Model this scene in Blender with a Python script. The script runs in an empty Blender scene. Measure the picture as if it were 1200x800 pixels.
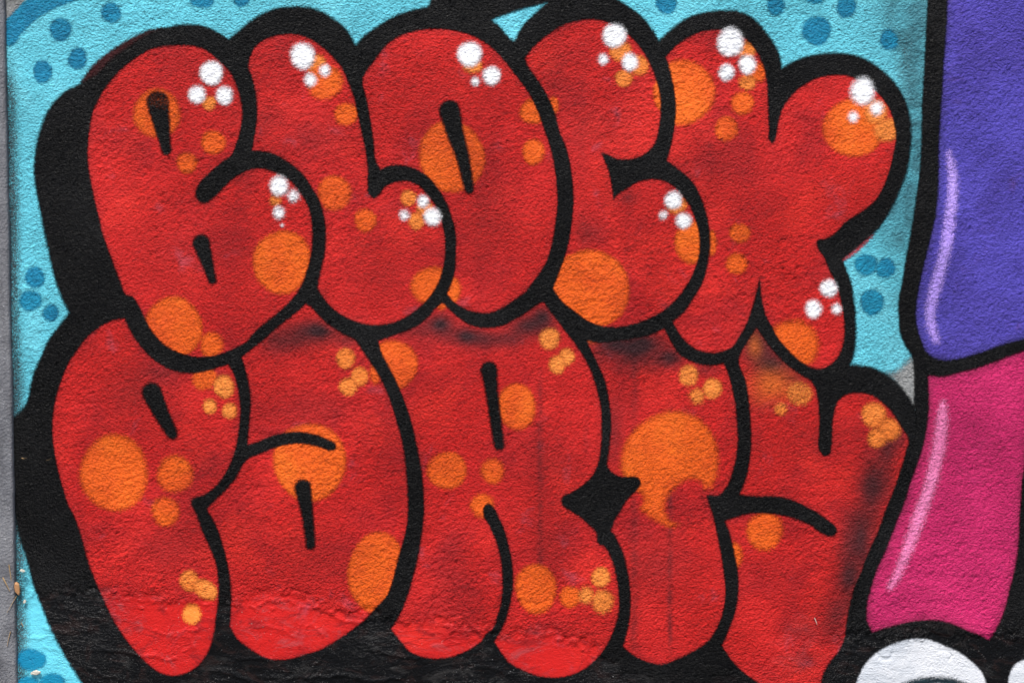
import bpy, math, random
import numpy as np

# ------------------------------------------------------------------ scale: 400 photo units = 1 m, wall face in the XZ plane, looking along +Y
U = 400.0
GROUND = 862.0
def wx(px): return (px - 600.0) / U
def wz(py): return (GROUND - py) / U

sc = bpy.context.scene
COL = sc.collection

# ------------------------------------------------------------------ camera, sky, sun, exposure
cam_d = bpy.data.cameras.new('camera')
cam_d.lens = 50; cam_d.sensor_width = 36; cam_d.clip_end = 500
cam = bpy.data.objects.new('camera', cam_d); COL.objects.link(cam)
cam.location = (0, -3.0 * 50 / 36, wz(400)); cam.rotation_euler = (math.pi / 2, 0, 0)
sc.camera = cam

SUN_EL, SUN_AZ = math.radians(62), math.radians(-16)      # azimuth measured from -Y (in front of the wall) towards +X
world = bpy.data.worlds.new('World'); sc.world = world; world.use_nodes = True
wn = world.node_tree.nodes; wl = world.node_tree.links
bgn = wn['Background']; bgn.inputs['Strength'].default_value = 0.055
sky = wn.new('ShaderNodeTexSky'); sky.sky_type = 'NISHITA'; sky.sun_disc = False
sky.sun_elevation = SUN_EL; sky.sun_rotation = math.pi - SUN_AZ
sky.air_density = 1.0; sky.dust_density = 3.0
wl.new(sky.outputs[0], bgn.inputs['Color'])
sun_d = bpy.data.lights.new('sun', 'SUN'); sun_d.energy = 1.5; sun_d.angle = math.radians(11); sun_d.color = (1.0, 0.965, 0.92)
sun = bpy.data.objects.new('sun', sun_d); COL.objects.link(sun)
sun.rotation_euler = (math.pi / 2 - SUN_EL, 0, SUN_AZ); sun.location = (-2, -4, 6)

vs = sc.view_settings
vs.view_transform = 'Standard'; vs.look = 'None'; vs.gamma = 1.0; vs.use_curve_mapping = False
vs.exposure = 1.9
sc.render.engine = 'CYCLES'
sc.cycles.transparent_max_bounces = 24

# ------------------------------------------------------------------ noise + grid of the wall relief
class Perlin:
    def __init__(s, seed):
        r = np.random.RandomState(seed)
        a = r.rand(256, 256) * 2 * np.pi
        s.gx, s.gy = np.cos(a), np.sin(a)
    def __call__(s, x, y, wl, rot=0.0, sx=1.0):
        c, n = math.cos(rot), math.sin(rot)
        u = (x * c + y * n) / (wl * sx) + 37.3; v = (-x * n + y * c) / wl + 91.7
        i = np.floor(u).astype(int); j = np.floor(v).astype(int); fu = u - i; fv = v - j
        def g(a, b): return s.gx[(j + b) % 256, (i + a) % 256] * (fu - a) + s.gy[(j + b) % 256, (i + a) % 256] * (fv - b)
        su = fu * fu * fu * (fu * (fu * 6 - 15) + 10); sv = fv * fv * fv * (fv * (fv * 6 - 15) + 10)
        return ((g(0, 0) * (1 - su) + g(1, 0) * su) * (1 - sv) + (g(0, 1) * (1 - su) + g(1, 1) * su) * sv) * 1.5
N = [Perlin(k + 11) for k in range(10)]
def sstep(a, b, x):
    t = np.clip((x - a) / (b - a), 0, 1); return t * t * (3 - 2 * t)

STEP = 1.5
XS = np.concatenate([np.arange(-1200, -30, 30), np.arange(-30, 1230 + .1, STEP), np.arange(1240, 1420, 10), np.arange(1420, 2400.1, 35)])
YS = np.concatenate([np.arange(-480, -30, 25), np.arange(-30, 836 + .1, STEP), np.array([842, 850, 862.])])
GX, GY = np.meshgrid(XS, YS)

def seg_dist(px, py, x0, y0, x1, y1):
    dx, dy = x1 - x0, y1 - y0; L = dx * dx + dy * dy + 1e-12
    t = np.clip(((px - x0) * dx + (py - y0) * dy) / L, 0, 1)
    return np.hypot(px - x0 - t * dx, py - y0 - t * dy), t

def spline(P, closed=True, n=6):
    """Catmull-Rom through traced points; a third element marks a corner."""
    pts = [(p[0], p[1]) for p in P]; cor = [len(p) > 2 for p in P]; m = len(pts); out = []
    rng = range(m) if closed else range(m - 1)
    for k in rng:
        p1, p2 = pts[k], pts[(k + 1) % m]
        p0 = pts[k - 1] if (closed or k > 0) else p1
        p3 = pts[(k + 2) % m] if (closed or k + 2 < m) else p2
        d = math.dist(p1, p2)
        def tan(a, b, c):
            l1, l2 = math.dist(a, b) + 1e-6, math.dist(b, c) + 1e-6
            vx = (b[0]-a[0]) / l1 * l2 / (l1 + l2) + (c[0]-b[0]) / l2 * l1 / (l1 + l2)
            vy = (b[1]-a[1]) / l1 * l2 / (l1 + l2) + (c[1]-b[1]) / l2 * l1 / (l1 + l2)
            return vx * d, vy * d
        t1 = (0, 0) if cor[k] else tan(p0, p1, p2)
        t2 = (0, 0) if cor[(k + 1) % m] else tan(p1, p2, p3)
        if cor[k]: t1 = ((p2[0]-p1[0]) * .6, (p2[1]-p1[1]) * .6)
        if cor[(k + 1) % m]: t2 = ((p2[0]-p1[0]) * .6, (p2[1]-p1[1]) * .6)
        nn = max(1, min(n, int(d / 3)))
        for q in range(nn):
            t = q / nn; h = t * t * (3 - 2 * t)
            a = t * (1 - t) ** 2; b = t * t * (t - 1)
            out.append((p1[0] * (1 - h) + p2[0] * h + t1[0] * a + t2[0] * b, p1[1] * (1 - h) + p2[1] * h + t1[1] * a + t2[1] * b))
    if not closed: out.append(pts[-1])
    return out

FAR = 14.0
def poly_sd(P, n=6):
    """signed distance (inside positive, clamped) of a closed traced outline on the wall grid"""
    C = spline(P, True, n); D = np.full(GX.shape, FAR); I = np.zeros(GX.shape, bool)
    for k in range(len(C)):
        x0, y0 = C[k]; x1, y1 = C[(k + 1) % len(C)]
        i0, i1 = np.searchsorted(XS, [min(x0, x1) - FAR, max(x0, x1) + FAR])
        j0, j1 = np.searchsorted(YS, [min(y0, y1) - FAR, max(y0, y1) + FAR])
        if i1 > i0 and j1 > j0:
            d, _ = seg_dist(GX[j0:j1, i0:i1], GY[j0:j1, i0:i1], x0, y0, x1, y1)
            D[j0:j1, i0:i1] = np.minimum(D[j0:j1, i0:i1], d)
        if y0 != y1:
            ja, jb = np.searchsorted(YS, [min(y0, y1), max(y0, y1)])
            for j in range(ja, jb):
                xc = x0 + (YS[j] - y0) / (y1 - y0) * (x1 - x0)
                I[j, np.searchsorted(XS, xc):] ^= True
    return np.where(I, D, -D)

def ell_sd(x, y, rx, ry, ang=0.0, wob=0.0, seed=0):
    S = np.full(GX.shape, -FAR); R = max(rx, ry) + FAR
    i0, i1 = np.searchsorted(XS, [x - R, x + R]); j0, j1 = np.searchsorted(YS, [y - R, y + R])
    if i1 <= i0 or j1 <= j0: return S
    dx = GX[j0:j1, i0:i1] - x; dy = GY[j0:j1, i0:i1] - y
    c, s = math.cos(ang), math.sin(ang); u = dx * c + dy * s; v = -dx * s + dy * c
    rr = np.hypot(u / rx, v / ry) + 1e-6
    th = np.arctan2(v, u); w = 1 + wob * (np.sin(2 * th + seed * 1.7) * .5 + np.sin(3 * th + seed * 2.9) * .5)
    k = np.hypot(u, v) / rr
    S[j0:j1, i0:i1] = np.clip((w - rr) * k, -FAR, FAR)
    return S

def stroke_sd(P, n=5):
    """variable width spray stroke: (x, y, radius) points"""
    C = spline([(p[0], p[1]) for p in P], False, n); S = np.full(GX.shape, -FAR)
    seg = []; acc = 0; pts = [(p[0], p[1]) for p in P]
    # radius by nearest traced leg, interpolated along the arc
    L = [0]
    for a, b in zip(C[:-1], C[1:]): L.append(L[-1] + math.dist(a, b))
    K = [0]
    for a, b in zip(pts[:-1], pts[1:]): K.append(K[-1] + math.dist(a, b))
    R = np.interp(np.array(L) / L[-1], np.array(K) / K[-1], [p[2] for p in P])
    for k in range(len(C) - 1):
        (x0, y0), (x1, y1) = C[k], C[k + 1]; r = max(R[k], R[k + 1]) + FAR
        i0, i1 = np.searchsorted(XS, [min(x0, x1) - r, max(x0, x1) + r]); j0, j1 = np.searchsorted(YS, [min(y0, y1) - r, max(y0, y1) + r])
        if i1 <= i0 or j1 <= j0: continue
        d, t = seg_dist(GX[j0:j1, i0:i1], GY[j0:j1, i0:i1], x0, y0, x1, y1)
        S[j0:j1, i0:i1] = np.maximum(S[j0:j1, i0:i1], R[k] * (1 - t) + R[k + 1] * t - d)
    return S

# ------------------------------------------------------------------ smooth skim-coat band along the foot of the wall
yb = np.interp(GX, [-100, 0, 110, 200, 255, 300, 340, 380, 440, 480, 540, 600, 680, 740, 800, 900, 960, 1010, 1060, 1150, 1250],
               [690, 688, 690, 701, 706, 698, 692, 705, 716, 724, 728, 738, 745, 790, 800, 770, 745, 740, 738, 735, 745])
yb = yb + 9 * N[0](GX, GY, 45) + 5 * N[1](GX, GY, 14)
SMOOTH = sstep(-13, 13, GY - yb + 10 * N[5](GX, GY, 11) + 7 * N[6](GX, GY, 6))
SMOOTH *= 1 - .55 * sstep(700, 780, GX) * (1 - sstep(960, 1000, GX))
for (cx, cy, rx, ry, a) in [(1090, 735, 85, 45, .6), (1080, 790, 90, 40, .6), (1085, 690, 40, 35, .35), (310, 700, 30, 14, .8), (560, 745, 70, 14, .4), (940, 745, 40, 25, .5), (1170, 130, 60, 50, .15)]:
    SMOOTH = np.maximum(SMOOTH, a * sstep(1.1, .5, np.hypot((GX - cx) / rx, (GY - cy) / ry) + .25 * N[2](GX, GY, 30)))
SMOOTH = np.clip(SMOOTH, 0, 1)

def ridge(P, w, h):
    out = np.zeros(GX.shape); C = spline(P, False, 5)
    for (x0, y0), (x1, y1) in zip(C[:-1], C[1:]):
        r = w * 4
        i0, i1 = np.searchsorted(XS, [min(x0, x1) - r, max(x0, x1) + r]); j0, j1 = np.searchsorted(YS, [min(y0, y1) - r, max(y0, y1) + r])
        if i1 <= i0 or j1 <= j0: continue
        gx, gy = GX[j0:j1, i0:i1], GY[j0:j1, i0:i1]
        d, _ = seg_dist(gx + 3 * N[3](gx, gy, 12), gy + 3 * N[4](gx, gy, 12), x0, y0, x1, y1)
        out[j0:j1, i0:i1] = np.maximum(out[j0:j1, i0:i1], np.exp(-(d / w) ** 2))
    return out * h

H = 3.0 * N[0](GX, GY, 190) + 1.5 * N[1](GX, GY, 70) + .9 * N[2](GX, GY, 32)
rough = 1 - .93 * SMOOTH
coarse = .7 + .5 * sstep(-.5, .5, N[5](GX, GY, 120))
g1 = N[3](GX, GY, 12, .2, 1.15); g2 = N[4](GX, GY, 7.2, -.15, 1.12); g3 = N[5](GX, GY, 4.4, .1, 1.12)
grain = .45 * g1 + .65 * g2 + .75 * g3
grain = np.where(grain > 0, grain * .9, grain * 1.15)
jit = np.random.RandomState(77).randn(*GX.shape); jit = .18 * np.roll(jit, 1, 1) + .6 * jit + .18 * np.roll(jit, -1, 1) + .12 * np.roll(jit, 1, 0)
jit = np.where(jit < 0, jit * 1.5, jit * .7)
H += rough * coarse * (grain * 1.3 + .85 * jit)
H -= rough * 2.2 * sstep(.62, .95, N[6](GX, GY, 16)) * (0.4 + sstep(0, .5, N[7](GX, GY, 140)))
for (cx, cy, rx, ry, d) in [(273, 293, 11, 7, -3), (285, 290, 7, 4, 2), (722, 114, 10, 5, -2.5), (721, 117, 7, 3, 2), (950, 162, 12, 5, -2), (958, 160, 6, 5, 2), (97, 428, 3, 7, -2.5),
                            (1121, 452, 4, 12, -2), (1122, 448, 3, 6, 1.5), (335, 692, 10, 9, 2), (352, 470, 8, 5, -2), (1133, 145, 5, 4, -2.5), (1158, 92, 5, 4, -1.5), (760, 770, 8, 4, 1.5), (820, 370, 6, 4, 2), (935, 515, 8, 5, -2), (624, 535, 14, 7, -2), (640, 545, 7, 5, 1.8),
                            (1080, 715, 12, 6, 1.6), (1100, 668, 14, 6, 1.8), (430, 277, 14, 4, 1.4), (560, 300, 16, 5, 1.2), (1120, 318, 8, 4, -2)]:
    H += d * np.exp(-((GX - cx) / rx) ** 2 - ((GY - cy) / ry) ** 2) * (.7 + .6 * g2)
wr = .55 * N[6](GX, GY, 9, .05, 3.2) + .5 * N[7](GX, GY, 24, -.1, 2.2) + .3 * N[8](GX, GY, 5, .15, 1.7)
H += SMOOTH * (.9 * wr + .12)
for P, w, h in [([(50, 735), (75, 739), (108, 737)], 1.7, 1.6), ([(82, 760), (120, 761), (160, 766), (205, 773)], 1.8, 2.0), ([(180, 739), (200, 744), (222, 747), (228, 756), (214, 763)], 1.6, 1.6), ([(200, 741), (220, 739), (234, 735)], 1.5, 1.5),
                ([(126, 700), (150, 702), (200, 704), (250, 708)], 2, 1.3), ([(276, 772), (300, 770), (320, 774)], 1.7, 1.6), ([(350, 709), (370, 712), (385, 718), (405, 726), (427, 728)], 1.6, 2.0), ([(351, 706), (349, 730), (351, 755)], 1.6, 1.5),
                ([(359, 734), (366, 732), (378, 746)], 1.5, 1.6), ([(300, 733), (325, 735), (345, 744)], 1.6, 1.6), ([(303, 708), (325, 702), (345, 706)], 2, 1.4), ([(430, 757), (460, 766), (490, 771)], 1.6, 1.7), ([(300, 790), (337, 794), (358, 792)], 1.7, 1.7),
                ([(360, 794), (395, 791), (440, 797), (470, 793)], 2.4, 2.6), ([(358, 793), (372, 777), (378, 768)], 1.6, 1.5), ([(440, 718), (455, 722), (468, 724)], 1.6, 1.8), ([(500, 738), (530, 741), (565, 737)], 1.6, 1.1), ([(505, 757), (540, 752)], 1.6, 1.1),
                ([(685, 735), (687, 755), (690, 775)], 2.4, 2.0), ([(690, 742), (700, 738)], 2, 1.4), ([(95, 776), (110, 786), (140, 795)], 1.8, 1.8), ([(250, 785), (275, 790), (298, 800)], 2, 2.0), ([(540, 785), (570, 780), (600, 790)], 1.8, 1.6),
                ([(983, 765), (995, 763), (1010, 768)], 1.8, 2), ([(1022, 762), (1040, 772), (1046, 764)], 1.5, -1.8), ([(1100, 762), (1118, 766), (1112, 772)], 1.5, -1.8), ([(1088, 708), (1092, 722)], 1.5, -1.8), ([(820, 775), (850, 782), (880, 790)], 2, 1.6),
                ([(22, 745), (40, 748), (56, 744)], 1.5, 1.5), ([(50, 758), (70, 762)], 1.6, 1.5), ([(320, 705), (322, 724)], 1.5, 1.2), ([(520, 745), (560, 747)], 1.6, .9),
                ([(196, 715), (200, 728), (197, 740)], 1.2, 1.1), ([(378, 698), (377, 722)], 1.2, -1.2), ([(428, 740), (430, 760)], 1.3, -1.5), ([(448, 790), (450, 776)], 1.3, -1.4)]:
    H += ridge(P, w, h * 1.25)
H *= 1e-3                                                     # metres towards the viewer

# ------------------------------------------------------------------ materials
def mat_base(name):
    m = bpy.data.materials.new(name); m.use_nodes = True; nt = m.node_tree; nt.nodes.clear()
    return m, nt
def lnk(nt, a, b): nt.links.new(a, b)
def math_n(nt, op, a, b=None, clamp=False):
    n = nt.nodes.new('ShaderNodeMath'); n.operation = op; n.use_clamp = clamp
    for k, v in enumerate((a, b)):
        if v is None: continue
        if isinstance(v, (int, float)): n.inputs[k].default_value = v
        else: lnk(nt, v, n.inputs[k])
    return n.outputs[0]
def noise_n(nt, vec, scale, detail=2.0, rough=.5, dist=0.0):
    n = nt.nodes.new('ShaderNodeTexNoise'); n.inputs['Scale'].default_value = scale; n.inputs['Detail'].default_value = detail
    n.inputs['Roughness'].default_value = rough; n.inputs['Distortion'].default_value = dist
    if vec is not None: lnk(nt, vec, n.inputs['Vector'])
    return n.outputs['Fac']
def ramp_n(nt, fac, a, b):
    n = nt.nodes.new('ShaderNodeMapRange'); n.interpolation_type = 'SMOOTHSTEP'
    n.inputs['From Min'].default_value = a; n.inputs['From Max'].default_value = b
    if isinstance(fac, (int, float)): n.inputs['Value'].default_value = fac
    else: lnk(nt, fac, n.inputs['Value'])
    return n.outputs['Result']
def mix_n(nt, fac, a, b):
    n = nt.nodes.new('ShaderNodeMix'); n.data_type = 'RGBA'
    for s, v in ((n.inputs[0], fac), (n.inputs[6], a), (n.inputs[7], b)):
        if isinstance(v, (int, float)): s.default_value = v
        elif isinstance(v, tuple): s.default_value = (*v, 1)
        else: lnk(nt, v, s)
    return n.outputs[2]
def attr_n(nt, name):
    n = nt.nodes.new('ShaderNodeAttribute'); n.attribute_name = name; return n.outputs['Fac']
def mapping_n(nt, vec, scale=(1, 1, 1), rot=(0, 0, 0), loc=(0, 0, 0)):
    n = nt.nodes.new('ShaderNodeMapping'); n.inputs['Scale'].default_value = scale; n.inputs['Rotation'].default_value = rot; n.inputs['Location'].default_value = loc
    lnk(nt, vec, n.inputs['Vector']); return n.outputs[0]
def srgb(r, g, b):
    f = lambda c: (c / 255) / 12.92 if c / 255 < .04045 else ((c / 255 + .055) / 1.055) ** 2.4
    return (f(r), f(g), f(b))

def paint(name, col, dark, light=None, alpha=True, gamp=.7, mott=(.42, .66, .8), smudge=None, rough=.5, spec=.14, grit=0.25, relief_k=1.0, worn=None):
    """Sprayed paint over the stucco: colour mottling, dust, speckled spray edge (cov attribute), fine relief."""
    m, nt = mat_base(name)
    geo = nt.nodes.new('ShaderNodeNewGeometry'); pos = geo.outputs['Position']
    sm = attr_n(nt, 'smoothness')
    big = noise_n(nt, pos, 4.2, 5.0, .62, .5)
    fine = noise_n(nt, mapping_n(nt, pos, (.9, 1, 1.05), (0, .12, 0)), 250, 2.0, .55)
    fine2 = noise_n(nt, mapping_n(nt, pos, (.9, 1, 1.05), (0, -.15, 0), (4, 1, 2)), 142, 3.0, .62)
    crk = noise_n(nt, mapping_n(nt, pos, (.45, 1, 1.3), (0, -.1, 0)), 26, 4.0, .6, .8)
    crk = math_n(nt, 'POWER', math_n(nt, 'SUBTRACT', 1.0, math_n(nt, 'ABSOLUTE', math_n(nt, 'MULTIPLY', math_n(nt, 'SUBTRACT', crk, .5), 9.0)), clamp=True), 2.0)
    # colour
    c = mix_n(nt, math_n(nt, 'MULTIPLY', ramp_n(nt, big, mott[0], mott[1]), mott[2]), col, dark)
    if light:
        b2 = noise_n(nt, mapping_n(nt, pos, loc=(7, 3, 5)), 5.5, 3.0, .55, .3)
        c = mix_n(nt, math_n(nt, 'MULTIPLY', ramp_n(nt, b2, .5, .72), .7), c, light)
    if smudge:
        s1 = noise_n(nt, mapping_n(nt, pos, loc=(3, 9, 1)), 9.0, 4.0, .6, .4)
        c = mix_n(nt, math_n(nt, 'MULTIPLY', ramp_n(nt, s1, .60, .74), .45), c, smudge)
    if worn:                                                  # scuffs and dried splashes on the smooth foot of the wall
        for q, (wc, lo) in enumerate(zip(worn, (.53, .50))):
            wn_ = noise_n(nt, mapping_n(nt, pos, (.8, 1, 1.6), loc=(q * 4, 2, q)), 11 + 5 * q, 5.0, .68, 1.0)
            c = mix_n(nt, math_n(nt, 'MULTIPLY', math_n(nt, 'MULTIPLY', ramp_n(nt, wn_, lo, lo + .17), sm), .75), c, wc)
    # thin sprayed patches and pale flecks, denser on the smooth foot
    fl = noise_n(nt, mapping_n(nt, pos, loc=(1, 5, 2)), 150, 2.0, .5)
    c = mix_n(nt, math_n(nt, 'MULTIPLY', ramp_n(nt, fl, .60, .78), grit), c, dark)
    fk = math_n(nt, 'MULTIPLY', ramp_n(nt, noise_n(nt, mapping_n(nt, pos, loc=(6, 1, 3)), 260, 1.0, .5), .76, .80), math_n(nt, 'ADD', math_n(nt, 'MULTIPLY', sm, .55), .12))
    c = mix_n(nt, fk, c, (.45, .44, .42))
    c = mix_n(nt, attr_n(nt, 'overspray'), c, (.012, .010, .013))
    c = mix_n(nt, attr_n(nt, 'overspray_warm'), c, srgb(205, 96, 34))
    # relief
    hgt = math_n(nt, 'ADD', math_n(nt, 'MULTIPLY', fine, .55), math_n(nt, 'MULTIPLY', fine2, 1.0))
    pit = ramp_n(nt, noise_n(nt, mapping_n(nt, pos, (.8, 1, 1), (0, .3, 0), (8, 8, 1)), 85, 3.0, .6), .60, .70)
    hgt = math_n(nt, 'SUBTRACT', hgt, math_n(nt, 'MULTIPLY', pit, .42))
    hgt = math_n(nt, 'MULTIPLY', hgt, math_n(nt, 'SUBTRACT', 1.0, math_n(nt, 'MULTIPLY', sm, .84)))
    hgt = math_n(nt, 'ADD', hgt, math_n(nt, 'MULTIPLY', math_n(nt, 'MULTIPLY', math_n(nt, 'MULTIPLY', crk, sm), ramp_n(nt, big, .45, .6)), .07))
    hgt = math_n(nt, 'MULTIPLY', hgt, math_n(nt, 'ADD', math_n(nt, 'MULTIPLY', ramp_n(nt, noise_n(nt, mapping_n(nt, pos, loc=(5, 5, 5)), 3.0, 3.0, .6), .33, .67), .8), .52))
    bs = 1.0
    bmp = nt.nodes.new('ShaderNodeBump'); bmp.inputs['Distance'].default_value = .0140 * relief_k
    lnk(nt, hgt, bmp.inputs['Height']); bmp.inputs['Strength'].default_value = bs
    p = nt.nodes.new('ShaderNodeBsdfPrincipled')
    lnk(nt, c, p.inputs['Base Color']); lnk(nt, bmp.outputs[0], p.inputs['Normal'])
    lnk(nt, math_n(nt, 'SUBTRACT', rough, math_n(nt, 'MULTIPLY', sm, .16)), p.inputs['Roughness'])
    p.inputs['Specular IOR Level'].default_value = spec
    out = nt.nodes.new('ShaderNodeOutputMaterial')
    if not alpha:
        lnk(nt, p.outputs[0], out.inputs[0]); return m
    cov = attr_n(nt, 'cov')
    spk = noise_n(nt, mapping_n(nt, pos, loc=(2, 2, 8)), 300, 1.5, .6)
    gr = math_n(nt, 'ADD', math_n(nt, 'SUBTRACT', math_n(nt, 'ADD', math_n(nt, 'MULTIPLY', fine2, .5), math_n(nt, 'MULTIPLY', spk, 1.3)), .9), 0.0)
    a = ramp_n(nt, math_n(nt, 'ADD', math_n(nt, 'ADD', cov, math_n(nt, 'MULTIPLY', math_n(nt, 'SUBTRACT', big, .5), .5)), math_n(nt, 'MULTIPLY', gr, gamp)), .08, .92)
    tr = nt.nodes.new('ShaderNodeBsdfTransparent'); mx = nt.nodes.new('ShaderNodeMixShader')
    lnk(nt, a, mx.inputs[0]); lnk(nt, tr.outputs[0], mx.inputs[1]); lnk(nt, p.outputs[0], mx.inputs[2]); lnk(nt, mx.outputs[0], out.inputs[0])
    return m

RED = (.50, .0135, .0120)
M = {}
M['bare'] = paint('bare_render', (.27, .275, .27), (.12, .12, .12), alpha=False, grit=.5)
M['turquoise'] = paint('turquoise_paint', (.125, .55, .67), (.10, .46, .56), (.17, .61, .72), gamp=.9, grit=.15)
M['blue'] = paint('deep_blue_paint', (.008, .185, .33), (.012, .24, .38), gamp=.9, grit=.2)
M['red'] = paint('red_paint', RED, (.30, .009, .012), (.62, .023, .016), alpha=False, smudge=(.36, .07, .10), mott=(.44, .68, .72), grit=.35, worn=((.36, .055, .06), (.22, .011, .013)))
M['orange'] = paint('orange_paint', (.74, .105, .009), (.58, .062, .008), (.80, .145, .012), gamp=.9, grit=.4, relief_k=.9)
M['amber'] = paint('light_orange_paint', (.84, .24, .042), (.72, .155, .022), gamp=.9)
M['white'] = paint('white_paint', (.84, .84, .86), (.78, .78, .80), gamp=.55, grit=.06, relief_k=.4)
M['black'] = paint('black_paint', (.0034, .0034, .0038), (.0055, .0055, .006), gamp=.8, rough=.36, spec=.12, grit=.3, relief_k=1.5, smudge=(.016, .0155, .016), worn=((.030, .028, .027), (.018, .010, .009)))
M['old_red'] = paint('dark_red_paint', (.035, .004, .005), (.012, .003, .004), gamp=1.0)
M['purple'] = paint('purple_paint', (.078, .060, .385), (.060, .042, .28), (.092, .072, .43), alpha=False, smudge=(.10, .04, .16), grit=.3)
M['magenta'] = paint('magenta_paint', (.50, .018, .112), (.40, .014, .09), (.55, .024, .13), alpha=False, smudge=(.34, .02, .12), grit=.3)
M['lilac'] = paint('lilac_paint', (.45, .31, .82), (.38, .25, .75), gamp=1.3)
M['pink'] = paint('pink_paint', (.85, .23, .46), (.72, .15, .34), gamp=1.3)
M['shoe'] = paint('off_white_paint', (.60, .61, .63), (.46, .49, .53), alpha=False, smudge=(.34, .35, .42), mott=(.40, .62, .9))
M['mist'] = paint('red_mist', (.50, .06, .08), (.42, .05, .06), gamp=1.2)
M['ink'] = paint('dark_teal_paint', (.012, .022, .028), (.02, .05, .06), gamp=1.0)

# ------------------------------------------------------------------ paint overspray on the red fills (part of the mural)
OVER = np.zeros(GX.shape); WARM = np.zeros(GX.shape)
def spray(x, y, rx, ry, a, A):
    d = np.hypot((GX - x) / rx, (GY - y) / ry) + .15 * N[8](GX, GY, 26)
    a = min(.96, a * 1.65); rx *= 1.3; ry *= 1.3
    A += a * np.exp(-(np.maximum(d, 0)) ** 2 * 1.6) * (1 - A)
for a in [(372, 388, 30, 16, .62), (330, 402, 34, 18, .35), (410, 398, 20, 14, .35), (515, 380, 26, 18, .72), (548, 394, 22, 12, .55), (618, 380, 28, 14, .5), (637, 372, 20, 18, .55), (590, 398, 30, 12, .3),
          (752, 404, 34, 20, .85), (720, 402, 30, 16, .5), (785, 418, 22, 14, .5), (760, 425, 40, 16, .3), (700, 420, 12, 24, .2), (885, 402, 22, 26, .72), (905, 428, 24, 18, .6), (930, 445, 26, 16, .35),
          (1040, 530, 14, 34, .42), (1022, 570, 18, 40, .45), (1010, 625, 20, 40, .5), (995, 675, 18, 40, .5), (980, 720, 22, 34, .38), (1055, 510, 12, 22, .35), (945, 735, 30, 18, .18), (945, 775, 24, 14, .22),
          (340, 330, 20, 40, .0), (735, 232, 22, 10, .25), (375, 350, 12, 12, .3), (300, 140, 40, 22, .16), (380, 160, 40, 26, .14), (445, 325, 60, 30, .10), (200, 300, 60, 60, .06), (690, 270, 26, 22, .22), (650, 90, 20, 40, .12), (700, 140, 60, 40, .12),
          (575, 250, 40, 60, .12), (840, 180, 50, 60, .10), (160, 460, 40, 30, .18), (240, 540, 30, 30, .10), (200, 640, 50, 40, .16), (370, 480, 60, 30, .14), (380, 660, 70, 30, .12), (640, 540, 50, 40, .14), (530, 660, 30, 60, .10), (720, 500, 14, 60, .25),
          (770, 660, 40, 50, .2), (640, 640, 30, 50, .14), (250, 440, 24, 10, .25), (880, 470, 20, 20, .12), (950, 560, 30, 20, .06), (640, 740, 34, 10, .12), (480, 388, 46, 15, .3), (560, 397, 50, 15, .4), (620, 386, 40, 15, .35), (740, 408, 58, 20, .45), (350, 394, 50, 22, .32), (905, 415, 42, 34, .3), (1030, 560, 26, 50, .3), (1005, 640, 30, 70, .3), (200, 436, 50, 14, .22), (825, 432, 26, 10, .3)]:
    spray(*a, OVER)
for (x, y0, y1, w, a) in [(743, 405, 775, 5.5, .38), (785, 470, 775, 3.4, .45), (633, 430, 690, 3.8, .36), (687, 470, 540, 3, .16), (683, 50, 330, 6, .12), (735, 150, 380, 5, .13), (833, 20, 230, 4, .08), (822, 460, 560, 3, .18), (890, 440, 560, 4, .12), (560, 200, 330, 6, .08)]:
    xx = GX + 1.5 * N[2](GX, GY, 40)
    OVER += a * np.exp(-((xx - x) / w) ** 2) * sstep(y0 - 10, y0 + 25, GY) * sstep(y1 + 10, y1 - 30, GY) * (.6 + .6 * sstep(-.4, .4, N[5](GX, GY, 20))) * (1 - OVER)
OVER = np.clip(OVER, 0, .95)
for a in [(905, 452, 30, 22, .55), (884, 405, 10, 16, .35), (690, 396, 10, 7, .8)]: spray(*a, WARM)
ZERO = np.zeros(GX.shape)

# ------------------------------------------------------------------ mesh builder: cut the wall relief along a traced outline
J, I_ = np.meshgrid(np.arange(len(YS) - 1), np.arange(len(XS) - 1), indexing='ij')
NX = len(XS)
_a = (J * NX + I_).ravel(); _b = _a + 1; _c = _a + NX; _d = _c + 1
TRI = np.concatenate([np.stack([_a, _c, _b], 1), np.stack([_b, _c, _d], 1)])
FX, FY, FH = GX.ravel(), GY.ravel(), H.ravel()

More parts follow.
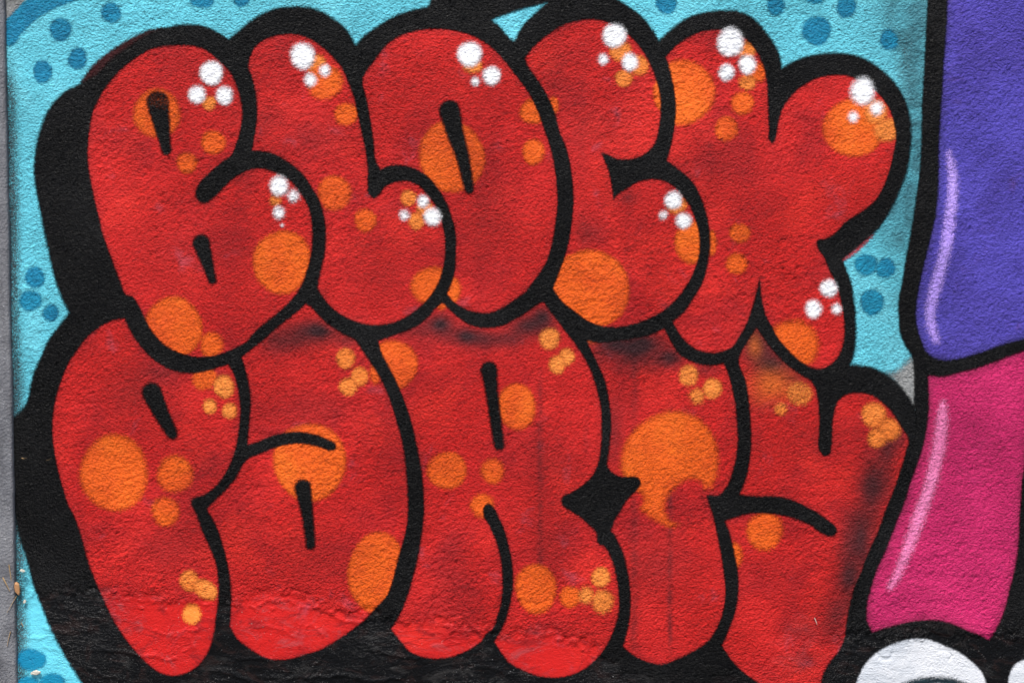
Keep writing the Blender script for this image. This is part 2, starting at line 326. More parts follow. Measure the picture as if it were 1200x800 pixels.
def relief(name, S, off, material, parent, attrs=None, margin=0.0):
    """mesh of the wall relief where S + margin > 0, lying off mm in front of the wall"""
    s = (S + margin).ravel(); ins = s > 0
    cnt = ins[TRI].sum(1); full = TRI[cnt == 3]; part = TRI[(cnt > 0) & (cnt < 3)]
    A = {k: v.ravel() for k, v in (attrs or {}).items()}
    ev = {}; ex = []                                         # cut vertices: (node in, node out, t)
    tris = []
    base = 10 ** 8
    def cut(i, o):
        k = (i, o)
        if k not in ev:
            ev[k] = len(ex); ex.append((i, o, s[i] / (s[i] - s[o])))
        return base + ev[k]
    for t in part.tolist():
        poly = []
        for q in range(3):
            u, v = t[q], t[(q + 1) % 3]
            if ins[u]: poly.append(u)
            if ins[u] != ins[v]: poly.append(cut(u, v) if ins[u] else cut(v, u))
        for q in range(1, len(poly) - 1): tris.append((poly[0], poly[q], poly[q + 1]))
    T = np.concatenate([full, np.array(tris, dtype=np.int64).reshape(-1, 3)])
    if len(T) == 0: return None
    used = np.unique(T[T < base]); remap = np.full(len(FX), -1, np.int64); remap[used] = np.arange(len(used))
    if ex:
        ei = np.array([e[0] for e in ex]); eo = np.array([e[1] for e in ex]); et = np.array([e[2] for e in ex])
    def val(F):
        r = F[used]
        if ex: r = np.concatenate([r, F[ei] * (1 - et) + F[eo] * et])
        return r
    T = np.where(T < base, remap[np.minimum(T, len(FX) - 1)], T - base + len(used))
    vx, vy, vh = val(FX), val(FY), val(FH)
    me = bpy.data.meshes.new(name)
    co = np.stack([(vx - 600) / U, -vh - off * 1e-3, (GROUND - vy) / U], 1)
    me.vertices.add(len(co)); me.vertices.foreach_set('co', co.astype(np.float32).ravel())
    me.loops.add(T.size); me.loops.foreach_set('vertex_index', T.astype(np.int32).ravel())
    me.polygons.add(len(T)); me.polygons.foreach_set('loop_start', np.arange(0, T.size, 3, dtype=np.int32))
    me.polygons.foreach_set('use_smooth', np.ones(len(T), bool))
    me.update(calc_edges=True)
    for k, F in dict(A, smoothness=SMOOTH.ravel()).items():
        at = me.attributes.new(k, 'FLOAT', 'POINT'); at.data.foreach_set('value', val(F).astype(np.float32))
    me.materials.append(material)
    o = bpy.data.objects.new(name, me); COL.objects.link(o)
    if parent: o.parent = parent
    return o

def cover(S, soft, cap=3.0):
    return np.clip(S / soft + .5, -1.5, cap)
LAY = [0]
def coat(name, S, off, mat, parent, soft=3.0, cap=3.0, label=None, margin=None):
    o = relief(name, S, off, M[mat], parent, {'cov': cover(S, soft, cap)}, soft * .5 + .5 if margin is None else margin)
    if o and label: o['label'] = label
    return o

# ------------------------------------------------------------------ traced outlines (wall units)
B = [(200,53),(212,53),(232,55),(246,62),(258,72),(270,85),(277,100),(282,118),(284,132),(282,150),(277,168),(271,182),(260,190),(247,201),(232,217),(229,225),(232,235),(240,238),(250,232),(261,221),(272,210),(285,202),(300,197),(314,199),(327,204),(340,212),(352,226),(360,240),(365,258),(366,275),(364,300),(360,315),(355,330),(345,347),(330,362),(315,375),(300,387),(288,401),(275,408),(260,414),(240,418),(220,416),(205,411),(190,402),(183,394),(176,385),(168,369),(162,356),(155,347),(148,345),(143,334),(135,313),(128,294),(121,275),(116,254),(110,229),(106,209),(103,190),(103,170),(105,150),(108,135),(117,114),(127,99),(142,82),(162,66),(182,56)]
B[22] = (300,197)
Lp = [(300,54),(312,46),(327,41),(345,40),(362,45),(377,55),(391,68),(402,82),(410,101),(415,115),(420,138),(425,160),(429,180),(431,200),(431,215),(432,227),(438,232),(444,228),(450,220),(462,214),(475,212),(488,216),(500,227),(511,242),(517,258),(521,275),(522,295),(519,315),(513,332),(503,348),(488,363),(470,374),(450,380),(430,380),(410,374),(392,363),(380,350),(372,337,1),(375,322),(380,300),(382,275),(380,255),(375,237),(366,221),(357,207),(348,198),(335,188),(322,181),(306,177),(295,177,1),(298,160),(301,140),(301,120),(299,105),(295,90),(291,78),(294,65)]
O = [(425,92,1),(430,82),(436,75),(443,65),(455,51),(472,41),(490,36),(510,34),(530,36),(550,41),(565,48),(582,61),(595,76),(600,83),(610,96),(621,112),(630,130),(637,150),(644,170),(650,196),(652,212),(653,240),(650,266),(646,288),(639,309),(627,327),(615,342),(600,353),(587,361),(575,366),(558,366),(542,360),(530,352),(524,344,1),(529,332),(533,316),(534,295),(534,275),(530,256),(524,239),(514,222),(504,209),(493,201),(484,197),(470,194),(454,195),(446,199,1),(441,190),(438,165),(434,140),(429,113),(425,98)]
Cp = [(615,69,1),(625,55),(640,42),(657,31),(676,25),(695,23),(711,26),(727,33),(740,44),(752,58),(761,73),(768,90),(773,110),(774,130),(772,150),(768,166),(760,177),(748,184),(730,187),(722,186),(714,182),(705,179,1),(708,187),(713,200),(717,219),(719,233,1),(725,227),(735,221),(748,213),(762,210),(775,211),(788,217),(798,227),(808,241),(815,257),(819,275),(819,297),(815,312),(807,330),(796,346),(781,361),(765,371),(745,379),(725,383),(706,382),(690,376),(674,365),(658,352),(648,338,1),(653,325),(660,306),(666,286),(670,262),(672,240),(671,215),(669,198),(664,175),(656,155),(650,132),(641,112),(630,94),(619,78)]
K = [(780,67,1),(790,56),(805,45),(822,37),(840,35),(856,36),(870,43),(882,54),(891,68),(896,82),(899,100),(900,125),(901,150),(902,165),(905,168),(909,160),(912,144),(917,127),(926,114),(940,101),(957,92),(975,88),(993,89),(1011,96),(1025,106),(1036,118),(1044,131),(1048,146),(1050,160),(1047,180),(1043,197),(1034,221),(1025,235),(1009,248),(991,260),(975,276),(966,280),(958,281),(958,290),(965,300),(972,316),(981,336),(986,355),(989,375),(989,395),(987,406),(981,419),(973,427),(962,432),(950,430),(938,423),(922,408),(912,396),(904,382),(897,369),(893,354),(891,338),(890,325,1),(887,340),(881,361),(874,381),(865,396),(858,406),(848,411),(832,413),(816,409),(806,402),(797,392),(788,377,1),(800,367),(812,350),(823,331),(830,305),(832,280),(829,255),(821,231),(810,212),(800,203),(789,194),(781,188,1),(786,172),(790,150),(792,125),(790,105),(785,83)]
P_ = [(117,383),(130,376),(146,373,1),(152,385),(160,398),(166,406),(176,417),(191,428),(207,435),(225,437),(245,434),(260,429),(268,427,1),(274,438),(279,455),(282,476),(281,498),(278,517),(272,538),(263,556),(250,572),(238,580),(228,583),(224,587),(227,595),(231,603),(237,621),(246,640),(253,659),(256,681),(256,702),(253,725),(250,745),(244,762),(234,777),(220,787),(203,791),(187,787),(171,775),(157,760),(145,745),(134,728),(124,708),(115,688),(106,665),(99,643),(94,625),(87,605),(80,592),(73,570),(66,542),(62,515),(62,490),(66,465),(73,443),(82,423),(92,408),(103,394)]
A_ = [(359,356,1),(345,368),(328,381),(310,397),(296,408),(283,418,1),(287,430),(292,450),(294,470),(292,495),(290,521,1),(300,518),(315,512),(335,507),(350,506),(370,509),(385,515),(393,519),(394,525),(388,528),(378,525),(360,520),(340,520),(320,525),(303,532),(291,537),(284,545),(278,557),(266,572),(253,585),(243,596),(249,607),(257,625),(263,645),(268,665),(271,690),(271,712),(269,733,1),(278,747),(291,758),(300,764),(316,771),(335,772),(355,767),(378,759),(400,746),(418,733),(428,725),(440,712),(454,696),(461,677),(466,656),(472,635),(477,613),(478,600),(478,580),(476,552),(474,530),(469,508),(462,483),(455,462),(445,441),(433,423),(423,408),(417,399),(402,391),(385,380),(372,368),(365,360)]
R = [(443,399,1),(460,393),(480,386),(500,373),(514,358),(518,355),(526,362),(535,370),(550,380),(570,384),(590,381),(602,375),(616,367),(630,357),(637,354,1),(645,365),(655,378),(665,392),(673,402),(682,415),(691,431),(699,455),(704,476),(705,500),(704,525),(700,545),(692,560),(680,570),(667,578),(660,581),(658,587),(662,594),(672,600),(681,606),(690,614),(698,622),(700,628),(700,635),(709,640),(716,653),(722,674),(725,695),(725,715),(720,735),(712,753),(700,770),(685,783),(666,791),(645,793),(625,790),(611,784),(597,776),(587,763),(579,751,1),(586,740),(593,725),(598,706),(601,685),(600,660),(596,639),(591,620),(585,606),(579,595),(574,590),(570,590),(566,596),(567,604),(573,615),(580,630),(586,650),(589,675),(588,700),(583,720),(576,737),(569,742),(565,750,1),(552,759),(537,766),(516,771),(496,769),(481,763),(469,750),(458,736,1),(467,722),(475,704),(484,676),(491,646),(495,620),(497,600),(497,585),(495,560),(491,535),(486,510),(480,487),(472,465),(463,444),(453,425),(446,410)]
T = [(688,399,1),(700,401),(725,399),(745,396),(765,391),(778,385,1),(783,394),(789,405),(796,415),(810,423),(828,428),(842,427),(848,425,1),(853,437),(858,455),(862,475),(864,500),(864,525),(859,550),(852,569),(843,580),(828,580,1),(832,592),(837,608),(841,629),(846,655),(849,677),(850,695),(847,716),(840,735),(828,752),(811,763),(790,773),(775,778),(759,775),(744,768),(730,757,1),(735,740),(739,716),(739,695),(736,670),(730,648),(723,632),(716,621,1),(719,611),(726,599),(735,585),(746,574),(751,567),(748,559),(740,558),(728,558),(718,554),(713,548),(714,525),(716,495),(714,470),(709,446),(700,425),(692,408)]
Y = [(886,384,1),(893,393),(901,405),(912,418),(925,430),(940,440),(950,446),(955,453),(958,465),(960,485),(960,505),(961,528),(966,534),(972,532),(974,523),(975,505),(977,485),(982,470),(992,462),(1008,460),(1022,463),(1035,472),(1045,482),(1053,494),(1060,505),(1065,514),(1062,528),(1056,548),(1047,575),(1037,599),(1028,624),(1018,646),(1010,667),(1001,688),(996,706),(992,730),(989,750),(983,762),(972,776),(965,788),(961,803),(952,816),(932,822),(908,812),(890,800),(870,786),(856,771),(846,756,1),(854,738),(862,715),(865,695),(865,675),(862,655),(858,636),(853,619),(849,610,1),(862,605),(880,601),(900,601),(916,603),(935,608),(950,615),(962,624),(972,628),(979,626),(980,619),(970,609),(957,600),(944,593),(926,585),(906,581),(888,581),(867,579,1),(874,560),(879,535),(880,505),(878,475),(874,448),(866,420),(872,406),(879,395)]
MASS = [(40,200),(41,185),(44,165),(52,140),(62,122),(78,106),(95,98,1),(112,88),(129,71),(153,53),(181,38),(205,30),(220,29),(240,31),(257,39),(268,46,1),(285,32),(300,20),(320,11),(345,8),(370,11),(390,22),(405,34),(417,53,1),(426,43),(441,32),(460,20),(480,13),(502,8,1),(505,0),(508,-30),(600,-30),(700,-28),(722,-2),(736,7),(751,18),(761,30),(768,41),(772,48,1),(779,41),(790,32),(806,21),(825,15),(845,13),(865,14),(880,20),(891,30),(900,41),(908,53),(914,67),(916,80,1),(926,74),(940,68),(956,64),(980,62),(1000,64),(1020,72),(1035,83),(1048,96),(1058,112),(1065,130),(1068,150),(1067,172),(1062,202),(1053,227),(1042,249),(1030,267),(1013,282),(996,296),(986,304,1),(992,317),(998,335),(1001,355),(1003,380),(1003,400),(1001,415),(997,427,1),(1010,428),(1021,430),(1033,435),(1045,443),(1055,452),(1063,462),(1071,474),(1079,490),(1079,512),(1070,543),(1060,573),(1047,604),(1031,647),(1014,688),(1008,729),(1007,760),(999,800),(994,845,1),(128,845,1),(112,825),(98,802),(88,787),(75,765),(62,740),(49,709),(38,680),(30,652),(22,626),(17,600,1),(14,560,1),(14,490,1),(18,487),(27,478),(32,469),(35,454),(40,435),(48,418),(57,398),(70,380),(81,366,1),(75,354),(66,330),(58,298),(50,262),(44,230)]
HOLE = [(576,24,1),(600,14),(641,3,1),(625,18),(612,31),(603,48,1),(600,48,1),(591,38),(582,28)]
PUR = [(1112,-30),(1110,0),(1108,40),(1105,80),(1103,115),(1101,150),(1100,200),(1099,225),(1096,251),(1090,279),(1085,299),(1079,324),(1075,345),(1073,365),(1075,385),(1080,401),(1084,411),(1092,418),(1103,422),(1120,421),(1140,416),(1160,409),(1180,402),(1200,397),(1250,380),(1300,372,1),(1306,200),(1310,-30,1)]
MAG = [(1088,440,1),(1105,441),(1120,437),(1140,432),(1165,424),(1185,416),(1212,407,1),(1209,470),(1204,520),(1198,565),(1195,600),(1194,633),(1190,663),(1183,691),(1176,718),(1166,738),(1159,749,1),(1149,744),(1133,738),(1115,730),(1095,726),(1074,727),(1054,731),(1036,736),(1022,741,1),(1017,732),(1015,718),(1017,700),(1022,683),(1028,664),(1035,650),(1042,633),(1050,612),(1060,587),(1068,562),(1077,537),(1084,511),(1088,480),(1088,458)]
SHOE = [(1003,800),(1011,781),(1023,767),(1038,757),(1055,750),(1072,747),(1090,749),(1107,756),(1123,763),(1137,773),(1149,785),(1156,802),(1158,822),(1140,834),(1020,834),(1002,820)]
SHOE2 = [(1181,800),(1183,788),(1190,777),(1203,771),(1240,760),(1300,770),(1320,800),(1300,834),(1200,834)]
FIGM = [(1087,-30),(1087,0),(1085,42),(1083,80),(1081,112),(1080,150),(1078,200),(1073,235),(1068,267),(1062,300),(1057,330),(1053,352),(1053,372),(1056,394),(1062,407),(1069,418),(1071,432),(1071,474),(1074,500),(1066,533),(1054,567),(1040,600),(1022,643),(1005,684),(998,729),(997,762),(988,800),(984,845,1),(1360,845,1),(1350,600),(1345,400),(1338,-30,1)]

# whole paint regions: the letter word, each letter's dots and drops.  dot = (x, y, rx, ry, tone, soft, cap)
o_, a_ = 'orange', 'amber'
LETTERS = [
 ('B', B, 'red bubble letter B, the first letter of the upper word',
  [[(185,120,13.5),(190,148,10),(195,176,6.5)], [(236,285,10.5),(243,308,7.5),(249,328,5.5)]],
  [(184,133,27,27,o_,7,.85),(245,121,7.5,7.5,a_,4,.9),(250,167,13.5,13.5,o_,5,1),(219,191,11,11.5,o_,5,1),(331,307,34,36,o_,6,3),(203,384,33,36,o_,6,3),(248,404,13,14,o_,6,1),(323,235,5.5,6,a_,6,.6)],
  [(248,86,12.5,14,5,3),(231,111,9.5,10,6,3),(263,112,9.5,10,6,3),(327,218,10.5,11,7,2),(344,230,5.5,6.5,9,.9),(327,249,6,6.5,8,1),(331,264,2,1.6,3,.8)]),
 ('L', Lp, 'red bubble letter L, second letter of the upper word, with a swollen foot',
  [], [(371,76,10,11,a_,6,1),(381,97,20,19,o_,8,1.2),(406,134,13.5,13,o_,5,1),(392,226,18.5,19,o_,7,1.2),(428,258,12,12.5,o_,5,1.2),(479,232,8.5,8.5,a_,4,1.1),(498,245,8.5,8.5,a_,5,1),(488,259,8.5,9,a_,5,1.2),(507,335,24,22,o_,7,1)],
  [(355,66,13.5,14.5,7,1.3),(381,83,6,6.5,6,2),(364,94,6.5,7,7,2),(496,236,6,6.5,7,1.6),(474,252,4.2,4.5,8,.85),(507,254,9.5,10,7,3)]),
 ('O', O, 'red bubble letter O, third letter of the upper word, with a large orange spot',
  [[(527,130,13),(533,155,10.5),(541,180,8.5),(550,222,6)]],
  [(529,184,37,42,o_,6,3),(625,131,15,14.5,o_,5,1.2),(625,178,12.5,14.5,o_,5,1.3),(554,78,11,7,a_,6,.9),(530,340,9,15,o_,6,.9)],
  [(550,64,14,15,6,3),(576,89,10,10.5,6,3),(557,96,4.5,5,6,1.2)]),
 ('C', Cp, 'red bubble letter C, fourth letter of the upper word, leaning over the O',
  [], [(727,60,12,11,a_,6,1),(749,77,10.5,10.5,a_,6,1),(731,92,9.5,9.5,a_,4,1.3),(776,110,10,18,o_,6,1),(648,124,6,10,o_,4,.9),(690,338,47,45,o_,5,3),(810,284,19,24,o_,6,1.2),(793,240,11,10,a_,6,.9)],
  [(720,42,13.5,14,6,3),(738,73,9,10,6,3),(707,70,5.5,6,6,1.4),(789,235,9.5,10,6,3),(801,259,8.5,9,6,3),(777,252,4,4,7,.8)]),
 ('K', K, 'red bubble letter K, last letter of the upper word, one arm raised',
  [], [(800,109,36,38,o_,7,1.6),(875,59,10,10,a_,6,.9),(888,85,10.5,10.5,o_,6,.9),(876,97,9,8,a_,7,.7),(870,121,12.5,13,o_,6,1),(851,151,12.5,13,o_,6,1),(1001,149,35,34,o_,6,1.8),(1040,152,15,13,a_,8,.75),(1026,131,13,13.5,a_,8,.85),(867,273,11,10.5,o_,6,1),(863,309,11.5,11.5,o_,6,1),(834,285,5,14,o_,5,.75),(928,404,30,28,o_,12,.85)],
  [(856,50,14.5,16,7,3),(876,76,9.5,10.5,7,3),(851,85,8.5,9,6,3),(1011,107,14,15.5,10,1.05),(1027,127,7.5,8,8,1.6),(1000,137,5.5,6,7,1.4),(971,338,9.5,9.5,6,3),(953,362,9,10,7,3),(980,362,5,5.5,7,.95)]),
 ('P', P_, 'red bubble letter P, the first letter of the lower word',
  [[(178,460,12.5),(190,486,9.5),(202,508,7)]],
  [(134,554,38,45,o_,8,2.5),(205,555,20,20,o_,8,1.2),(194,599,15,16,o_,7,1.2),(240,443,14,13,o_,7,.7),(262,453,12,13,a_,5,1.1),(246,476,8,8.5,a_,4,1.2),(269,481,8,9,a_,4,1.2),(222,680,10,11.5,a_,5,1.3),(241,690,15,10,a_,5,1.4),(225,719,10.5,12,a_,4,1.3)], []),
 ('A', A_, 'red bubble letter A, second letter of the lower word, tall and rounded',
  [[(355,571,10.5),(360,600,8),(364,638,6)]],
  [(363,541,41,46,o_,6,2.2),(405,420,10,11,a_,5,1.2),(421,441,9.5,10.5,a_,5,1.2),(408,453,9.5,10,a_,5,1.2),(442,671,34,46,o_,6,2.6),(440,437,6,12,o_,6,.7)], []),
 ('R', R, 'red bubble letter R, third letter of the lower word',
  [[(573,433,10.5),(577,465,8),(581,495,7.5),(585,521,6.5)]],
  [(460,428,28,29,o_,6,1.6),(605,476,22,26,o_,6,1.8),(524,551,22,21.5,o_,6,1.6),(577,552,12.5,13.5,o_,7,1.2),(565,592,13,13,o_,8,1),(644,397,11.5,12,a_,6,.85),(664,418,8.5,10,a_,5,1.2),(653,427,9.5,10.5,a_,5,1.2),(628,689,23,29,o_,6,2),(668,699,11.5,12.5,o_,5,1.3),(687,697,8,9,a_,9,.85),(704,676,10.5,11.5,a_,4,1.5),(706,704,11,13,a_,9,.9),(518,356,6,6,o_,5,.7)], []),
 ('T', T, 'red bubble letter T, fourth letter of the lower word, with a huge orange spot',
  [], [(786,540,57,56,o_,9,2.5),(807,440,10.5,11.5,a_,5,.75),(835,455,10.5,11.5,a_,5,1.1),(817,464,7.5,7.5,a_,10,.75)], []),
 ('Y', Y, 'red bubble letter Y, last letter of the lower word, darkened along its right edge',
  [], [(896,622,20,22,o_,7,1.4),(861,650,8,14,o_,7,.9),(937,461,13,12,a_,9,.62),(915,479,6,6,a_,8,.8),(1024,486,13,14,a_,7,1.2),(1042,503,11.5,12,a_,8,1),(1028,513,10.5,10,a_,6,1.2)], []),
]

# ------------------------------------------------------------------ the wall and its paint coats
ground_rng = random.Random(4)
JOINT = np.interp(GY, [-500, 0, 800, 870], [3, 5, 20, 22])
wall = relief('graffiti_wall', np.full(GX.shape, FAR), 0.0, M['bare'], None, {'overspray': .9 * sstep(34, 6, GX - JOINT) * sstep(16, 60, GY)})
wall['kind'] = 'thing'
wall['label'] = 'rough stucco wall covered with red bubble letter graffiti on turquoise'; wall['category'] = 'wall'

# turquoise ground coat, missing at the upper left corner, thin along the pillar and at a grey patch beside the figure
edge_x = np.interp(GY, [-500, 0, 800, 870], [3, 5, 20, 22])
bgS = np.clip(np.minimum(np.minimum(GX - edge_x, (1900 - GX)), GY + 260), -FAR, FAR)
bgS = np.minimum(bgS, np.clip(((GX - 6) + (GY - 27) * .92) / 1.3, -FAR, FAR) + 40 * (GY > 60))
patch = [(1036,436,1),(1050,434),(1064,422),(1078,414),(1080,480),(1066,480),(1050,455)]
bgcov = cover(bgS, 5)
bgcov = np.minimum(bgcov, cover(-poly_sd(patch), 14))
thin = sstep(30, 3, GX - edge_x) * sstep(20, 120, GY)
bgcov = np.where(thin > 0, np.minimum(bgcov, 1.3 - 1.0 * thin), bgcov)
bgcov = np.minimum(bgcov, 1.5 - .75 * np.exp(-((GX - 1060) / 26) ** 2 - ((GY - 60) / 70) ** 2))
bgov = .34 * np.exp(-((GX - 1082) / 30) ** 2) * sstep(440, 330, GY) + .16 * np.exp(-((GX - 1050) / 30) ** 2 - ((GY - 20) / 50) ** 2) + .22 * np.exp(-((GX - 1045) / 22) ** 2 - ((GY - 245) / 45) ** 2)
bgov *= .7 + .6 * sstep(-.5, .5, N[6](GX, GY, 24))
bg = relief('background_paint', bgS, .3, M['turquoise'], wall, {'cov': bgcov, 'overspray': np.clip(bgov * 1.9, 0, .65)}, 3)
bg['label'] = 'turquoise paint behind the letters'

band = [(4,52),(6,28),(18,13),(34,-2),(60,-30),(180,-30,1),(98,-2),(66,9),(45,21),(26,39),(12,54)]
coat('background_band', poly_sd(band), .6, 'blue', bg, 6, label='dark blue arc in the upper left corner')
for k, (x, y, rx, ry) in enumerate([(130,15,11,11.5),(71,35,12,14),(91,69,11,12.5),(50,84,11,13),(237,-1,14,10),(283,0,9,8),(781,2,12.5,14),(909,6,10,12),(955,-5,12,9),(992,8,11,13),(957,36,17,16),(1042,47,10,11.5),
        (1015,310,12,12),(1038,314,11,11),(1022,354,13.5,14),(41,325,11,12),(36,352,12,11.5),(60,367,9,9.5),(37,772,17,12),(62,798,14,10),(33,806,14,14)]):
    coat('background_dot', ell_sd(x, y, rx, ry, 0.0, .07, k), .6 + .02 * k, 'blue', bg, 7, 1.3)

fills = []
for name, poly, label, strokes, dots, whites in LETTERS:
    S = poly_sd(poly); fills.append(S)
    L = relief('letter', S, 1.0, M['red'], wall, {'overspray': np.maximum(OVER, .22 * (1 - np.clip(S / 11, 0, 1)) ** 2), 'overspray_warm': WARM}, 5.0)
    L['label'] = label
    for k, (x, y, rx, ry, tone, soft, cap) in enumerate(dots):
        D = ell_sd(x, y, rx, ry, .6 if (x, y) == (241, 690) else 0.0, .045, k + x)
        if name == 'T' and k == 0:
            D = np.maximum(D, stroke_sd([(762, 570, 26), (774, 592, 17), (786, 606, 10)]))
            D = np.minimum(D, -np.maximum(ell_sd(803, 588, 22, 30, .5, .06, 2), ell_sd(830, 600, 20, 30)))
            D = np.minimum(D, -stroke_sd([(735, 600, 14), (745, 585, 10)]))
        D = np.minimum(D, S + 5)
        coat('orange_dot', D, 1.3 + .03 * k, tone, L, soft + 3.0, min(cap, 1.7))
    for st in strokes:
        cs = stroke_sd([(x, y, r - .8) for x, y, r in st]); cc = cover(cs, 6.0)
        if st[0][:2] == (185, 120): cc = np.minimum(cc, .68 + .9 * sstep(122, 150, GY))      # thinly sprayed upper end
        relief('counter', cs, 2.0, M['black'], L, {'cov': cc}, 3.5)
    for k, (x, y, rx, ry, soft, cap) in enumerate(whites):
        coat('highlight_dot', ell_sd(x, y, rx - .7, ry - .7, 0.0, .05, k + y), 2.6 + .02 * k, 'white', L, soft + 4.5, cap)
U_ = np.max(np.stack(fills), 0)

pS, mS, s1, s2 = poly_sd(PUR), poly_sd(MAG), poly_sd(SHOE), poly_sd(SHOE2)
pur = relief('purple_panel', pS, 1.0, M['purple'], wall, {'overspray': 0.45 * (1 - np.clip(pS / 13, 0, 1)) ** 2}, 5.0); pur['label'] = 'purple painted limb along the right edge with a lilac shine line'
mag = relief('magenta_panel', mS, 1.0, M['magenta'], wall, {'overspray': .42 * (1 - np.clip(mS / 13, 0, 1)) ** 2}, 5.0); mag['label'] = 'magenta painted limb below the purple one with a pink shine line'
sh = relief('white_shape', s1, 1.0, M['shoe'], wall, None, 4.0); sh['label'] = 'white rounded shape at the lower right under the magenta limb'
sh2 = relief('white_shape', s2, 1.0, M['shoe'], wall, None, 4.0); sh2['label'] = 'white sliver in the lower right corner'
coat('shine_line', stroke_sd([(1112,180,3),(1115,198,5),(1116,225,5.5),(1113,255,5.5),(1109,285,5.5),(1103,312,5.5),(1096,336,5.5),(1092,352,5),(1090,368,5),(1092,385,4.5),(1097,398,3)]), 1.4, 'lilac', pur, 10, 1.15)
coat('shine_line', stroke_sd([(1105,472,2.5),(1104,490,6),(1101,520,6.5),(1095,548,6.5),(1088,575,6.5),(1080,597,6.5),(1074,614,6.5),(1067,633,6),(1060,652,5),(1052,671,4),(1043,687,2.5)]), 1.4, 'pink', mag, 11, 1.2)
coat('dark_line', np.minimum(stroke_sd([(1060,806,6),(1080,799,5),(1098,797,4),(1118,800,5),(1130,806,6)]), s1 + 4), 1.4, 'ink', sh, 8, 1.2)  # blue-black line of the mural, low on the white shape

coat('red_mist', stroke_sd([(986,304,2),(998,296,2.6),(1012,284,2.2),(1022,275,1)]), .8, 'mist', wall, 6, .6, 'thin red mist under the arm of the upper letter K')
old = stroke_sd([(101,97,6),(113,84,8),(130,69,8),(153,53,7),(177,41,6),(190,36,3)])
coat('old_outline', old, .8, 'old_red', wall, 6, 1.2, 'dark red trace of an older line above the first letter')
mass = np.minimum(poly_sd(MASS), -poly_sd(HOLE))
outS = np.minimum(mass, -U_)
outS = np.where(GX < edge_x - 1, -FAR, outS)
# softer can distance on the outer edge of the lettering than on the inner lines
softmap = np.where(mass < 9, 6.0, 4.0) + 1.2 * N[7](GX, GY, 60)
cv = np.clip(outS / softmap + .5, -1.5, 3)
cv = np.minimum(cv, 3 - 2.35 * np.exp(-((GX - 516) / 10) ** 2 - ((GY - 349) / 8) ** 2))
out = relief('outline', outS, 1.8, M['black'], wall, {'cov': cv}, 3.6); out['label'] = 'black outline and block shadow joining both rows of letters'
figS = np.minimum(poly_sd(FIGM), -np.max(np.stack([pS, mS, s1, s2]), 0))
figS = np.minimum(figS, -U_)
fo = relief('figure_outline', figS, 1.9, M['black'], wall, {'cov': np.clip(figS / 4.5 + .5, -1.5, 3)}, 2.8); fo['label'] = 'black outline of the purple and magenta figure'

# ------------------------------------------------------------------ concrete pillar at the left edge
def concrete(name, c1, c2, sc_=9):
    m, nt = mat_base(name)
    pos = nt.nodes.new('ShaderNodeNewGeometry').outputs['Position']
    n1 = noise_n(nt, pos, sc_, 6, .65, .4); n2 = noise_n(nt, pos, 160, 3, .6); n3 = noise_n(nt, mapping_n(nt, pos, (6, 6, 1.2)), 5, 4, .6)
    c = mix_n(nt, ramp_n(nt, n1, .35, .68), c1, c2)
    c = mix_n(nt, math_n(nt, 'MULTIPLY', ramp_n(nt, n3, .5, .75), .5), c, tuple(v * .45 for v in c2))
    c = mix_n(nt, math_n(nt, 'MULTIPLY', ramp_n(nt, n2, .62, .75), .5), c, (.62, .62, .62))
    b = nt.nodes.new('ShaderNodeBump'); b.inputs['Distance'].default_value = .006; b.inputs['Strength'].default_value = .9
    lnk(nt, math_n(nt, 'ADD', n2, n1), b.inputs['Height'])
    p = nt.nodes.new('ShaderNodeBsdfPrincipled'); p.inputs['Roughness'].default_value = .8
    lnk(nt, c, p.inputs['Base Color']); lnk(nt, b.outputs[0], p.inputs['Normal'])
    out = nt.nodes.new('ShaderNodeOutputMaterial'); lnk(nt, p.outputs[0], out.inputs[0]); return m
def pillar():
    rnd = random.Random(2); rows = 60; prof = []
    V = []; F = []
    for r in range(rows + 1):
        py = -478 + (862 + 478) * r / rows
        ex = np.interp(py, [-480, 0, 800, 870], [-3, 6.5, 21.5, 23]) + rnd.uniform(-.5, .5)
        L_ = wx(-150); e = wx(ex); dpt = .016
        ring = [(L_, .03), (L_, -dpt + .006), (L_ + .006, -dpt), (e - .008, -dpt + rnd.uniform(-.0012, .0012)), (e - .004, -dpt + .0012), (e - .0012, -dpt + .004), (e, -dpt + .009), (e + .002, .03)]
        for (x, y) in ring: V.append((x, y, wz(py)))
    n = 8
    for r in range(rows):
        for k in range(n - 1): F.append((r * n + k, r * n + k + 1, (r + 1) * n + k + 1, (r + 1) * n + k)[::-1])
    F.append(tuple(range(n)))
    me = bpy.data.meshes.new('pillar'); me.from_pydata(V, [], F); me.validate(); me.update()
    for p in me.polygons: p.use_smooth = True
    me.materials.append(concrete('concrete', (.165, .165, .175), (.095, .095, .105)))
    o = bpy.data.objects.new('pillar', me); COL.objects.link(o)
    o['label'] = 'grey concrete pillar edge at the left of the painted wall'; o['category'] = 'pillar'; o['kind'] = 'thing'
pillar()

